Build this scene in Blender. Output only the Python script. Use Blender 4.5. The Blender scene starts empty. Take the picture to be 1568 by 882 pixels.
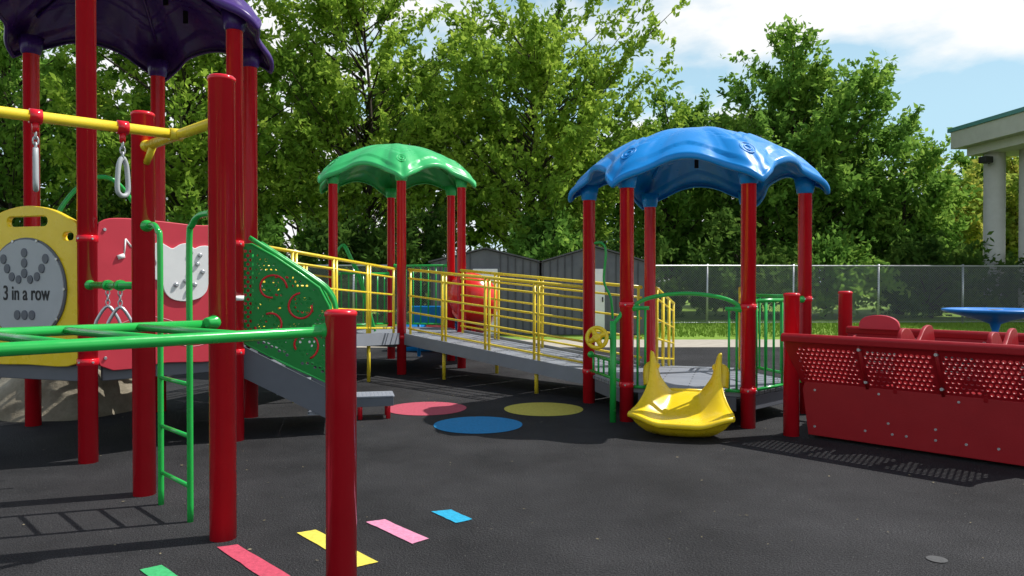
import bpy, math, random
import numpy as np
from mathutils import Vector, Matrix, noise
random.seed(3)
S = bpy.context.scene
COL = S.collection
# ------------------------------------------------------------------ materials
def nt(name):
    m = bpy.data.materials.new(name); m.use_nodes = True
    t = m.node_tree; t.nodes.clear(); return m, t
def N(t, typ, **k):
    n = t.nodes.new(typ)
    for a, b in k.items(): setattr(n, a, b)
    return n
def paint(name, col, rough=0.35, var=0.12, metal=0.0, bump=0.02, scale=6.0, spec=0.5):
    m, t = nt(name)
    o = N(t, 'ShaderNodeOutputMaterial'); p = N(t, 'ShaderNodeBsdfPrincipled')
    tc = N(t, 'ShaderNodeTexCoord')
    n1 = N(t, 'ShaderNodeTexNoise'); n1.inputs['Scale'].default_value = scale; n1.inputs['Detail'].default_value = 6
    t.links.new(tc.outputs['Object'], n1.inputs['Vector'])
    mx = N(t, 'ShaderNodeMix', data_type='RGBA')
    a = [c*(1-var) for c in col]; b = [min(1, c*(1+var)+0.006*var*4) for c in col]
    mx.inputs[6].default_value = (*a, 1); mx.inputs[7].default_value = (*b, 1)
    t.links.new(n1.outputs['Fac'], mx.inputs[0]); t.links.new(mx.outputs[2], p.inputs['Base Color'])
    mr = N(t, 'ShaderNodeMapRange'); mr.inputs[1].default_value = .3; mr.inputs[2].default_value = .7
    mr.inputs[3].default_value = max(.05, rough-.06); mr.inputs[4].default_value = rough+.10
    n2 = N(t, 'ShaderNodeTexNoise'); n2.inputs['Scale'].default_value = 14; n2.inputs['Detail'].default_value = 5
    t.links.new(tc.outputs['Object'], n2.inputs['Vector'])
    t.links.new(n2.outputs['Fac'], mr.inputs[0]); t.links.new(mr.outputs[0], p.inputs['Roughness'])
    p.inputs['Metallic'].default_value = metal
    p.inputs['Specular IOR Level'].default_value = spec
    n3 = N(t, 'ShaderNodeTexNoise'); n3.inputs['Scale'].default_value = 90; n3.inputs['Detail'].default_value = 3
    t.links.new(tc.outputs['Object'], n3.inputs['Vector'])
    bp = N(t, 'ShaderNodeBump'); bp.inputs['Strength'].default_value = bump*4; bp.inputs['Distance'].default_value = .004
    t.links.new(n3.outputs['Fac'], bp.inputs['Height']); t.links.new(bp.outputs[0], p.inputs['Normal'])
    t.links.new(p.outputs[0], o.inputs[0])
    return m
RED = paint('red_paint', (.70, .009, .022), .16, bump=.008)
REDP = paint('red_plastic', (.34, .007, .013), .42, bump=.05, spec=.3)
PINK = paint('faded_red_plastic', (.60, .045, .07), .45, spec=.3)
PINKL = paint('pink_line', (.75, .30, .33), .5)
GRN = paint('green_paint', (.02, .42, .07), .2, bump=.006)
GRNP = paint('green_panel', (.012, .25, .045), .38, spec=.35)
GRNR = paint('green_roof_plastic', (.045, .47, .14), .33, spec=.4)
YEL = paint('yellow_paint', (.88, .66, .04), .22, bump=.006)
YELP = paint('yellow_plastic', (.90, .63, .014), .28, bump=.01)
BLU = paint('blue_roof_plastic', (.003, .245, .68), .32, spec=.35, bump=.01)
PUR = paint('purple_roof_plastic', (.055, .016, .17), .28, spec=.4)
GREY = paint('deck_grey', (.24, .26, .30), .55)
DGREY = paint('stringer_grey', (.12, .13, .155), .5)
PGREY = paint('panel_grey', (.42, .44, .46), .5)
STEEL = paint('galvanised_steel', (.5, .51, .53), .35, metal=.8)
BLACK = paint('black_rubber', (.012, .012, .014), .6)
WHITE = paint('white_paint', (.78, .78, .77), .5)

def rubber():
    m, t = nt('rubber_surface')
    o = N(t, 'ShaderNodeOutputMaterial'); p = N(t, 'ShaderNodeBsdfPrincipled'); tc = N(t, 'ShaderNodeTexCoord')
    v = N(t, 'ShaderNodeTexNoise'); v.inputs['Scale'].default_value = 170; v.inputs['Detail'].default_value = 2
    n = N(t, 'ShaderNodeTexNoise'); n.inputs['Scale'].default_value = .8; n.inputs['Detail'].default_value = 8; n.inputs['Roughness'].default_value = .7
    w = N(t, 'ShaderNodeTexNoise'); w.inputs['Scale'].default_value = 70; w.inputs['Detail'].default_value = 4
    for k in (v, n, w): t.links.new(tc.outputs['Object'], k.inputs['Vector'])
    r1 = N(t, 'ShaderNodeValToRGB'); r1.color_ramp.elements[0].position = .40; r1.color_ramp.elements[1].position = .66
    r1.color_ramp.elements[0].color = (.005, .005, .006, 1); r1.color_ramp.elements[1].color = (.060, .060, .063, 1)
    t.links.new(v.outputs['Fac'], r1.inputs[0])
    r2 = N(t, 'ShaderNodeValToRGB'); r2.color_ramp.elements[0].position = .35; r2.color_ramp.elements[1].position = .70
    r2.color_ramp.elements[0].color = (.58, .58, .58, 1); r2.color_ramp.elements[1].color = (1.5, 1.48, 1.45, 1)
    t.links.new(n.outputs['Fac'], r2.inputs[0])
    mu = N(t, 'ShaderNodeMix', data_type='RGBA', blend_type='MULTIPLY'); mu.inputs[0].default_value = 1
    t.links.new(r1.outputs[0], mu.inputs[6]); t.links.new(r2.outputs[0], mu.inputs[7])
    vo = N(t, 'ShaderNodeTexVoronoi'); vo.inputs['Scale'].default_value = 28
    t.links.new(tc.outputs['Object'], vo.inputs['Vector'])
    lt = N(t, 'ShaderNodeMath', operation='LESS_THAN'); lt.inputs[1].default_value = .08
    t.links.new(vo.outputs['Distance'], lt.inputs[0])
    sx = N(t, 'ShaderNodeSeparateColor'); t.links.new(vo.outputs['Color'], sx.inputs[0])
    gt = N(t, 'ShaderNodeMath', operation='GREATER_THAN'); gt.inputs[1].default_value = .76
    t.links.new(sx.outputs[0], gt.inputs[0])
    ml = N(t, 'ShaderNodeMath', operation='MULTIPLY'); t.links.new(lt.outputs[0], ml.inputs[0]); t.links.new(gt.outputs[0], ml.inputs[1])
    m2 = N(t, 'ShaderNodeMix', data_type='RGBA'); m2.inputs[7].default_value = (.17, .165, .15, 1)
    t.links.new(ml.outputs[0], m2.inputs[0]); t.links.new(mu.outputs[2], m2.inputs[6])
    t.links.new(m2.outputs[2], p.inputs['Base Color'])
    p.inputs['Roughness'].default_value = .78; p.inputs['Specular IOR Level'].default_value = .18
    b = N(t, 'ShaderNodeBump'); b.inputs['Strength'].default_value = 1; b.inputs['Distance'].default_value = .009
    t.links.new(w.outputs['Fac'], b.inputs['Height']); t.links.new(b.outputs[0], p.inputs['Normal'])
    t.links.new(p.outputs[0], o.inputs[0]); return m
def rough_mat(name, c1, c2, scale, rough=.9, bump=.5, dist=.02):
    m, t = nt(name)
    o = N(t, 'ShaderNodeOutputMaterial'); p = N(t, 'ShaderNodeBsdfPrincipled'); tc = N(t, 'ShaderNodeTexCoord')
    n = N(t, 'ShaderNodeTexNoise'); n.inputs['Scale'].default_value = scale; n.inputs['Detail'].default_value = 8; n.inputs['Roughness'].default_value = .7
    t.links.new(tc.outputs['Object'], n.inputs['Vector'])
    r = N(t, 'ShaderNodeValToRGB'); r.color_ramp.elements[0].position = .32; r.color_ramp.elements[1].position = .68
    r.color_ramp.elements[0].color = (*c1, 1); r.color_ramp.elements[1].color = (*c2, 1)
    t.links.new(n.outputs['Fac'], r.inputs[0]); t.links.new(r.outputs[0], p.inputs['Base Color'])
    p.inputs['Roughness'].default_value = rough; p.inputs['Specular IOR Level'].default_value = .2
    b = N(t, 'ShaderNodeBump'); b.inputs['Strength'].default_value = bump; b.inputs['Distance'].default_value = dist
    t.links.new(n.outputs['Fac'], b.inputs['Height']); t.links.new(b.outputs[0], p.inputs['Normal'])
    t.links.new(p.outputs[0], o.inputs[0]); return m
RUB = rubber()
GRASS = rough_mat('grass_lawn', (.12, .22, .022), (.24, .37, .05), 5)
CONC = rough_mat('concrete', (.36, .32, .26), (.48, .44, .37), 4, bump=.2)
ROCK = rough_mat('moulded_rock', (.20, .17, .12), (.38, .34, .26), 3.5, bump=.9, dist=.04)
BARK = rough_mat('bark', (.03, .025, .02), (.085, .07, .05), 9)
STUCCO = rough_mat('stucco', (.50, .49, .45), (.58, .57, .53), 2.5, bump=.1)
def mark(name, c):
    return rough_mat(name, [x*.74 for x in c], [min(1, x*1.1) for x in c], 45, rough=.75, bump=.5, dist=.006)
def leafmat(name, ca, cb, cc, tl=.42):
    m, t = nt(name)
    o = N(t, 'ShaderNodeOutputMaterial')
    at = N(t, 'ShaderNodeAttribute', attribute_name='rnd')
    tc = N(t, 'ShaderNodeTexCoord')
    n = N(t, 'ShaderNodeTexNoise'); n.inputs['Scale'].default_value = .55; n.inputs['Detail'].default_value = 2
    t.links.new(tc.outputs['Object'], n.inputs['Vector'])
    ad = N(t, 'ShaderNodeMath', operation='MULTIPLY_ADD'); ad.inputs[1].default_value = .55
    t.links.new(at.outputs['Fac'], ad.inputs[0])
    mm = N(t, 'ShaderNodeMath', operation='MULTIPLY_ADD'); mm.inputs[1].default_value = 1.5; mm.inputs[2].default_value = -.5
    t.links.new(n.outputs['Fac'], mm.inputs[0]); t.links.new(mm.outputs[0], ad.inputs[2])
    r = N(t, 'ShaderNodeValToRGB'); e = r.color_ramp.elements
    e[0].position = .1; e[0].color = (*ca, 1); e[1].position = .95; e[1].color = (*cc, 1)
    k = e.new(.5); k.color = (*cb, 1)
    t.links.new(ad.outputs[0], r.inputs[0])
    d = N(t, 'ShaderNodeBsdfDiffuse')
    tr = N(t, 'ShaderNodeBsdfTranslucent'); mx = N(t, 'ShaderNodeMixShader'); mx.inputs[0].default_value = tl
    hs = N(t, 'ShaderNodeHueSaturation'); hs.inputs['Value'].default_value = 1.7; hs.inputs['Hue'].default_value = .487
    t.links.new(r.outputs[0], d.inputs['Color']); t.links.new(r.outputs[0], hs.inputs['Color']); t.links.new(hs.outputs[0], tr.inputs['Color'])
    t.links.new(d.outputs[0], mx.inputs[1]); t.links.new(tr.outputs[0], mx.inputs[2]); t.links.new(mx.outputs[0], o.inputs[0])
    return m
LEAF_A = leafmat('leaf_light', (.085, .175, .027), (.20, .325, .042), (.34, .46, .07))
LEAF_B = leafmat('leaf_mid', (.06, .145, .027), (.125, .255, .042), (.23, .36, .06))
LEAF_D = leafmat('leaf_dark', (.030, .075, .016), (.065, .13, .024), (.11, .19, .035))
LEAF_Y = leafmat('leaf_yellowing', (.09, .16, .03), (.21, .30, .05), (.48, .44, .08))

# ------------------------------------------------------------------ geometry helpers
def grp(name, loc):
    e = bpy.data.objects.new(name, None); e.location = loc; e.empty_display_size = .2
    COL.objects.link(e); return e
def mesh_obj(name, verts, faces, mat, parent=None, smooth=False):
    L = parent.location if parent else Vector((0, 0, 0))
    me = bpy.data.meshes.new(name)
    me.from_pydata([(v[0]-L[0], v[1]-L[1], v[2]-L[2]) for v in verts], [], faces)
    if smooth: me.polygons.foreach_set('use_smooth', [True]*len(me.polygons))
    me.materials.append(mat)
    ob = bpy.data.objects.new(name, me); COL.objects.link(ob)
    if parent: ob.parent = parent
    return ob
def catmull(P, n=8, closed=False):
    P = [Vector(p) for p in P]; out = []; m = len(P)
    rng = range(m if closed else m-1)
    for i in rng:
        if closed: a, b, c, d = P[(i-1) % m], P[i], P[(i+1) % m], P[(i+2) % m]
        else: a, b, c, d = P[max(i-1, 0)], P[i], P[i+1], P[min(i+2, m-1)]
        for j in range(n):
            t = j/n
            out.append(.5*((2*b)+(c-a)*t+(2*a-5*b+4*c-d)*t*t+(3*b-a-3*c+d)*t**3))
    if not closed: out.append(P[-1])
    return out
def tube_geo(P, r, seg=12, closed=False):
    P = [Vector(p) for p in P]; n = len(P)
    R = r if isinstance(r, (list, tuple)) else [r]*n
    T = []
    for i in range(n):
        if closed: d = P[(i+1) % n]-P[(i-1) % n]
        else: d = P[min(i+1, n-1)]-P[max(i-1, 0)]
        T.append(d.normalized())
    up = Vector((0, 0, 1)) if abs(T[0].z) < .9 else Vector((1, 0, 0))
    u = (up-T[0]*up.dot(T[0])).normalized(); V = []; F = []
    for i in range(n):
        u = (u-T[i]*u.dot(T[i])).normalized(); w = T[i].cross(u)
        for k in range(seg):
            a = 2*math.pi*k/seg
            V.append(P[i]+(u*math.cos(a)+w*math.sin(a))*R[i])
    for i in range(n if closed else n-1):
        j = (i+1) % n
        for k in range(seg):
            l = (k+1) % seg
            F.append((i*seg+k, i*seg+l, j*seg+l, j*seg+k))
    if not closed:
        F.append(tuple(reversed(range(seg)))); F.append(tuple(range((n-1)*seg, n*seg)))
    return V, F
def tube(name, P, r, mat, parent=None, seg=12, closed=False):
    V, F = tube_geo(P, r, seg, closed)
    ob = mesh_obj(name, V, F, mat, parent, True)
    for p in ob.data.polygons:
        if len(p.vertices) > 4: p.use_smooth = False
    return ob
def tubes(name, paths, mat, parent=None, seg=8):
    V = []; F = []
    for P, r in paths:
        v, f = tube_geo(P, r, seg); o = len(V); V += v; F += [tuple(i+o for i in q) for q in f]
    ob = mesh_obj(name, V, F, mat, parent, True)
    for p in ob.data.polygons:
        if len(p.vertices) > 4: p.use_smooth = False
    return ob
PR = .065
def post(name, x, y, h, parent, mat=None, r=PR, z0=0):
    P = [(x, y, z0), (x, y, h-.03), (x, y, h-.029), (x, y, h-.012), (x, y, h-.003), (x, y, h)]
    return tube(name, P, [r, r, r*1.05, r*1.05, r*.9, r*.6], mat or RED, parent, 32)
def collar(x, y, z, mat, parent, r=PR):
    tube('clamp', [(x, y, z-.025), (x, y, z-.022), (x, y, z+.022), (x, y, z+.025)], [r+.001, r+.006, r+.006, r+.001], RED, parent, 28)
    for a in (-1.9, -.6):
        tube('clamp_bolt', [(x+(r+.003)*math.cos(a), y+(r+.003)*math.sin(a), z), (x+(r+.014)*math.cos(a), y+(r+.014)*math.sin(a), z)], [.009, .007], STEEL, parent, 8)
def lug(x, y, z, dx, dy, mat, parent):
    d = Vector((dx, dy, 0)).normalized(); p = Vector((x, y, z))
    tube('rail_bracket', [p+d*(PR-.012), p+d*(PR+.002), p+d*(PR+.012), p+d*(PR+.05), p+d*(PR+.055)], [.036, .036, .030, .025, .02], mat, parent, 16)
def box(name, c, s, mat, parent=None, rot=0, bev=.006, M=None):
    V = []
    R = Matrix.Rotation(rot, 4, 'Z') if M is None else M
    for dx in (-.5, .5):
        for dy in (-.5, .5):
            for dz in (-.5, .5):
                V.append(Vector(c)+R.to_3x3() @ Vector((dx*s[0], dy*s[1], dz*s[2])))
    F = [(0, 1, 3, 2), (4, 6, 7, 5), (0, 4, 5, 1), (2, 3, 7, 6), (0, 2, 6, 4), (1, 5, 7, 3)]
    ob = mesh_obj(name, V, F, mat, parent)
    if bev:
        b = ob.modifiers.new('bev', 'BEVEL'); b.width = bev; b.segments = 2
    return ob
def circ(cx, cy, r, n=24, ry=None):
    ry = ry or r
    return [(cx+r*math.cos(2*math.pi*i/n), cy+ry*math.sin(2*math.pi*i/n)) for i in range(n)]
def rrect(cx, cy, w, h, r, n=5):
    o = []
    for ox, oy, a0 in ((1, 1, 0), (-1, 1, 90), (-1, -1, 180), (1, -1, 270)):
        for i in range(n+1):
            a = math.radians(a0+90*i/n)
            o.append((cx+ox*(w/2-r)+r*math.cos(a), cy+oy*(h/2-r)+r*math.sin(a)))
    return o
def plate(name, loops, th, mat, M, parent, bevel=.004, bres=1, smooth=False):
    cu = bpy.data.curves.new(name, 'CURVE'); cu.dimensions = '2D'; cu.fill_mode = 'BOTH'
    cu.extrude = th/2; cu.bevel_depth = bevel; cu.bevel_resolution = bres
    for lp in loops:
        s = cu.splines.new('POLY'); s.points.add(len(lp)-1); s.use_cyclic_u = True
        for p, q in zip(s.points, lp): p.co = (q[0], q[1], 0, 1)
    cu.materials.append(mat)
    tmp = bpy.data.objects.new(name, cu); COL.objects.link(tmp)
    dg = bpy.context.evaluated_depsgraph_get()
    me = bpy.data.meshes.new_from_object(tmp.evaluated_get(dg))
    bpy.data.objects.remove(tmp); bpy.data.curves.remove(cu)
    me.name = name
    if smooth: me.polygons.foreach_set('use_smooth', [True]*len(me.polygons))
    ob = bpy.data.objects.new(name, me); COL.objects.link(ob)
    if not me.materials: me.materials.append(mat)
    ob.parent = parent; ob.matrix_local = Matrix.Translation(-Vector(parent.location)) @ M
    return ob
def PM(o, u, up=(0, 0, 1)):
    u = Vector(u).normalized(); up = Vector(up).normalized(); n = u.cross(up)
    M = Matrix.Identity(4)
    for i, c in enumerate((u, up, n)):
        for j in range(3): M[j][i] = c[j]
    M[0][3], M[1][3], M[2][3] = o
    return M
def Z(z): return Vector((0, 0, z))

# ------------------------------------------------------------------ ground
def sheet(name, poly, z, mat):
    return mesh_obj(name, [(x, y, z) for x, y in poly], [tuple(range(len(poly)))], mat)
sheet('ground', [(-600, -600), (600, -600), (600, 600), (-600, 600)], -.012, GRASS)
sheet('path', [(-40, -15), (40, -15), (40, 17.3), (6.4, 16.6), (-40, 16.0)], -.006, CONC)
sheet('rubber_playground_surface', [(-30, -12), (30, -12), (30, 15.2), (4, 14.6), (-30, 14.3)], 0, RUB)
rng = np.random.default_rng(4)
n = 26000
gx = rng.uniform(3, 24, n); gy = rng.uniform(17.35, 24, n); gh_ = rng.uniform(.03, .085, n)
V = np.zeros((n, 3, 3)); a = rng.uniform(0, 3.14, n)
V[:, 0] = np.stack([gx-.014*np.cos(a), gy-.014*np.sin(a), 0*gx-.012], 1); V[:, 1] = np.stack([gx+.014*np.cos(a), gy+.014*np.sin(a), 0*gx-.012], 1)
V[:, 2] = np.stack([gx+rng.normal(0, .03, n), gy+rng.normal(0, .03, n), gh_], 1)
mesh_obj('lawn_grass', V.reshape(-1, 3).tolist(), [(3*i, 3*i+1, 3*i+2) for i in range(n)], GRASS)

def disc(name, x, y, r, mat):
    sheet(name, [(x+r*math.cos(a)*(1+.006*math.sin(5*a)), y+r*math.sin(a)) for a in [2*math.pi*i/64 for i in range(64)]], .004, mat)
MP = mark('marking_pink', (.50, .09, .13)); MB = mark('marking_blue', (.02, .25, .52)); MY = mark('marking_yellow', (.62, .54, .09))
MPL = mark('marking_light_pink', (.72, .28, .42)); MG = mark('marking_green', (.06, .45, .16)); MC = mark('marking_cyan', (.03, .38, .60)); MR = mark('marking_red', (.58, .08, .13))
MY2 = mark('marking_bright_yellow', (.80, .66, .10))
disc('painted_circle', -.87, 7.57, .405, MP); disc('painted_circle.001', -.306, 6.71, .40, MB); disc('painted_circle.002', .32, 7.53, .40, MY)
for i, (q, m) in enumerate([
    ([(-.454, 4.177), (-.347, 4.213), (-.215, 4.04), (-.30, 3.976)], MC),
    ([(-.785, 3.997), (-.694, 4.041), (-.419, 3.736), (-.492, 3.665)], MPL),
    ([(-1.109, 3.822), (-1.022, 3.872), (-.618, 3.425), (-.705, 3.365)], MY2),
    ([(-1.439, 3.617), (-1.351, 3.653), (-.97, 3.26), (-1.06, 3.21)], MR),
    ([(-1.671, 3.333), (-1.60, 3.39), (-1.28, 3.08), (-1.36, 3.02)], MG)]):
    # slightly wavering hand-cut edges
    P = []
    for k in range(4):
        A_ = Vector(q[k]); B_ = Vector(q[(k+1) % 4])
        for j in range(8): P.append(A_.lerp(B_, j/8)+Vector((random.uniform(-1, 1), random.uniform(-1, 1)))*.0022)
    sheet('painted_stripe' + ('' if i == 0 else '.%03d' % i), list(reversed(P)), .004, m)
disc('ground_stain', 1.98, 3.46, .045, mark('stain', (.10, .10, .10)))
V = []; F = []
for i in range(420):
    x = random.uniform(-5, 6); y = random.uniform(3, 13); s = random.uniform(.003, .008); a = random.random()*6.28
    o = len(V)
    for k in range(4):
        b = a+k*1.57; V.append((x+s*math.cos(b)*(1.8 if k % 2 else .7), y+s*math.sin(b), .006+random.uniform(0, .004)))
    F.append((o, o+1, o+2, o+3))
mesh_obj('leaf_litter', V, F, rough_mat('litter', (.12, .10, .05), (.35, .30, .2), 2))

# ------------------------------------------------------------------ towers
ANG = [-77, -17, 43, 103, 163, 223]
HR = 1.075
def hv(c, i, R=HR):
    a = math.radians(ANG[i % 6]); return (c[0]+R*math.cos(a), c[1]+R*math.sin(a))
def sstep(a, b, x):
    x = min(1, max(0, (x-a)/(b-a))); return x*x*(3-2*x)
def roof(c, zt, mat, parent, H=.66):
    nth, nr = 300, 60
    V = []; F = []
    def pt(r, th, dz=0):
        s = ((th-math.radians(ANG[0]))/(math.pi/3)) % 1.0
        x = abs(2*s-1)
        R = 1.055+.225*sstep(.42, 1.0, x)
        lift = .27*(1-x**2.0)
        corner = sstep(.60, .92, x)
        prof = 1-r**2.35
        z = zt-.03+(H)*prof+lift*(r**3.2)
        # crisp moulded steps: raised centre shield and a rolled double rim
        e = r+.10*(1-x)**1.2
        z += .013*sstep(.60, .612, e)+.013*sstep(.69, .702, e)-.024*sstep(.955, .97, e)*(1-corner)
        z -= .008*math.exp(-((x-.66)/.025)**2)*sstep(.45, .6, r)*(1-sstep(.86, .93, r))
        z += .022*corner*sstep(.70, .76, r)*(1-sstep(.94, .99, r))
        return (c[0]+R*r*math.cos(th), c[1]+R*r*math.sin(th), z+dz)
    for j in range(nr+1):
        r = (j/nr)**.8
        for i in range(nth): V.append(pt(r, 2*math.pi*i/nth))
    for j, (rr, dz) in enumerate(((1.010, -.008), (1.016, -.022), (1.018, -.050), (1.012, -.066), (.995, -.070), (.98, -.060))):
        for i in range(nth):
            p = pt(1, 2*math.pi*i/nth)
            V.append((c[0]+(p[0]-c[0])*rr, c[1]+(p[1]-c[1])*rr, p[2]+dz))
    tot = nr+1+6
    for j in range(tot-1):
        for i in range(nth):
            k = (i+1) % nth; F.append((j*nth+i, (j+1)*nth+i, (j+1)*nth+k, j*nth+k))
    ob = mesh_obj('domed_roof', V, F, mat, parent, True)
    so = ob.modifiers.new('s', 'SOLIDIFY'); so.thickness = .018; so.offset = -1
    for i in range(6):
        a = math.radians(ANG[i])
        x, y, z = pt(.82, a)
        for rr in (.066, .03):
            P = [(x+rr*math.cos(b), y+rr*math.sin(b), z+.008-.85*rr*math.cos(b-a)) for b in [2*math.pi*k/20 for k in range(20)]]
            tube('roof_boss', P, .007, mat, parent, 8, True)
        px, py = hv(c, i)
        tube('roof_socket', [(px, py, zt-.055), (px, py, zt-.045), (px, py, zt), (px, py, zt+.10)], [PR+.004, PR+.014, PR+.022, PR+.04], mat, parent, 24)
    ribs = []
    for i in range(6):
        a = math.radians(ANG[i])
        ribs.append(([Vector(pt(r, a))+Z(-.035) for r in (.06, .2, .35, .5, .65, .78)], .014))
    tubes('roof_ribs', ribs, mat, parent, 6)
    for rr in (.42, .66):
        x, y, z = pt(rr, math.radians(ANG[2])+math.pi/6)
        box('seam_plate', (x, y, z-.06), (.045, .012, .15), BLACK, parent, 0, .002)
    box('roof_bracket', (c[0], c[1], zt+H-.08), (.16, .16, .03), BLACK, parent)
def deckmat():
    m, t = nt('deck_perforated')
    o = N(t, 'ShaderNodeOutputMaterial'); p = N(t, 'ShaderNodeBsdfPrincipled'); tc = N(t, 'ShaderNodeTexCoord')
    mp = N(t, 'ShaderNodeMapping'); mp.inputs['Rotation'].default_value = (0, 0, math.radians(17)); t.links.new(tc.outputs['Object'], mp.inputs[0])
    br = N(t, 'ShaderNodeTexBrick'); br.inputs['Scale'].default_value = 9; br.inputs['Mortar Size'].default_value = .05; br.inputs['Brick Width'].default_value = 5
    br.inputs['Row Height'].default_value = .8
    br.inputs['Color1'].default_value = (.22, .24, .28, 1); br.inputs['Color2'].default_value = (.27, .29, .33, 1); br.inputs['Mortar'].default_value = (.05, .055, .06, 1)
    vo = N(t, 'ShaderNodeTexVoronoi'); vo.inputs['Scale'].default_value = 38; vo.inputs['Randomness'].default_value = 0
    t.links.new(mp.outputs[0], br.inputs['Vector']); t.links.new(mp.outputs[0], vo.inputs['Vector'])
    lt = N(t, 'ShaderNodeMath', operation='LESS_THAN'); lt.inputs[1].default_value = .27; t.links.new(vo.outputs['Distance'], lt.inputs[0])
    mx = N(t, 'ShaderNodeMix', data_type='RGBA'); mx.inputs[7].default_value = (.03, .032, .036, 1)
    t.links.new(lt.outputs[0], mx.inputs[0]); t.links.new(br.outputs['Color'], mx.inputs[6]); t.links.new(mx.outputs[2], p.inputs['Base Color'])
    p.inputs['Roughness'].default_value = .55; t.links.new(p.outputs[0], o.inputs[0]); return m
DECK = deckmat()
def deck(c, z, parent):
    top = [hv(c, i, HR-.03) for i in range(6)]
    V = [(x, y, z) for x, y in top]+[(x, y, z-.035) for x, y in top]
    F = [tuple(range(6)), tuple(reversed(range(6, 12)))]+[(i, i+6, (i+1) % 6+6, (i+1) % 6) for i in range(6)]
    mesh_obj('deck_plate', V, F, DECK, parent)
    for i in range(6):
        a = hv(c, i, HR-.06); b = hv(c, i+1, HR-.06)
        L = math.dist(a, b); an = math.atan2(b[1]-a[1], b[0]-a[0])
        box('deck_edge_beam', ((a[0]+b[0])/2, (a[1]+b[1])/2, z-.105), (L-.14, .045, .13), DGREY, parent, an)
def tower(name, c, dz, zt, mat):
    g = grp(name, (c[0], c[1], 0))
    for i in range(6):
        x, y = hv(c, i); post('post', x, y, zt+.10, g)
    roof(c, zt, mat, g); deck(c, dz, g)
    return g
CP, CG, CB = (-3.28, 6.38), (-1.78, 11.42), (1.85, 7.64)
DP, DG, DB = .74, .54, .30
gP = tower('purple_roof_play_tower', CP, DP, 3.38, PUR)
gG = tower('green_roof_play_tower', CG, DG, 2.74, GRNR)
gB = tower('blue_roof_play_tower', CB, DB, 2.21, BLU)

# ------------------------------------------------------------------ ramps with yellow railings
def ramp(name, a0, a1, b0, b1, za, zb, nseg=4, legs=True):
    g = grp(name, ((a0[0]+b1[0])/2, (a0[1]+b1[1])/2, 0))
    A0, A1, B0, B1 = [Vector((*p, 0)) for p in (a0, a1, b0, b1)]
    def L(A, B, t, dz=0):
        v = A.lerp(B, t); v.z = za+(zb-za)*t+dz; return v
    inw = (B0-A0).normalized()
    eps = .07
    X0, X1, Y0, Y1 = A0+inw*eps, A1+inw*eps, B0-inw*eps, B1-inw*eps
    np_ = max(2, int(round((A1-A0).length/.9)))
    A0s, A1s = A0+inw*.03, A1+inw*.03; B0s, B1s = B0-inw*.03, B1-inw*.03
    V = []; F = []
    for i in range(np_):
        t0 = i/np_+.004; t1 = (i+1)/np_-.004
        q = [L(A0s, A1s, t0), L(A0s, A1s, t1), L(B0s, B1s, t1), L(B0s, B1s, t0)]
        o = len(V); V += q+[p-Z(.03) for p in q]
        F += [(o, o+1, o+2, o+3), (o+7, o+6, o+5, o+4)]+[(o+k, o+k+4, o+(k+1) % 4+4, o+(k+1) % 4) for k in range(4)]
    mesh_obj('ramp_deck', V, F, DECK, g)
    for (P, Q) in ((A0s, A1s), (B0s, B1s)):
        side = (P-(A0s if P is B0s else B0s)).normalized()*.02
        q = []
        for s in (-1, 1):
            for t in (0, 1):
                for dz in (-.12, .035):
                    q.append(L(P, Q, t, dz)+side*.5*s+side*1.1)
        mesh_obj('stringer', q, [(0, 1, 3, 2), (4, 6, 7, 5), (0, 4, 5, 1), (2, 3, 7, 6), (1, 5, 7, 3), (0, 2, 6, 4)], GREY, g)
    paths = []; legp = []
    for (P, Q) in ((X0, X1), (Y0, Y1)):
        ln = (Q-P).length; e = .11/ln
        for h in (.92, .80, .56, .33, .10):
            paths.append(([L(P, Q, 0.02, h), L(P, Q, 1-.02, h)], .0195 if h > .9 else .0135))
        n = nseg
        for i in range(n+1):
            for off in ((-.028, .028) if 0 < i < n else (0,)):
                t = min(max(i/n, e), 1-e)+off/ln*1.3
                paths.append(([L(P, Q, t, -.03), L(P, Q, t, .92)], .0175))
            if legs and 0 < i < n and i % 2 == 1 or (legs and i == n-1):
                p = L(P, Q, i/n); b = p.copy(); b.z = 0
                legp.append(([b, p-Z(.03)], .024))
    tubes('railings', paths, YEL, g, 10)
    if legp: tubes('legs', legp, YEL, g, 12)
    return g
ramp('access_ramp', hv(CP, 2), hv(CG, 0), hv(CP, 3), hv(CG, 5), DP, DG)
ramp('access_ramp.001', hv(CG, 0), hv(CB, 4), hv(CG, 1), hv(CB, 3), DG, DB)
b3, b2 = hv(CB, 3), hv(CB, 2); dv = (math.cos(math.radians(73))*2.5, math.sin(math.radians(73))*2.5)
ramp('access_ramp.002', b3, (b3[0]+dv[0], b3[1]+dv[1]), b2, (b2[0]+dv[0], b2[1]+dv[1]), DB, .04, 3, False)

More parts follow.
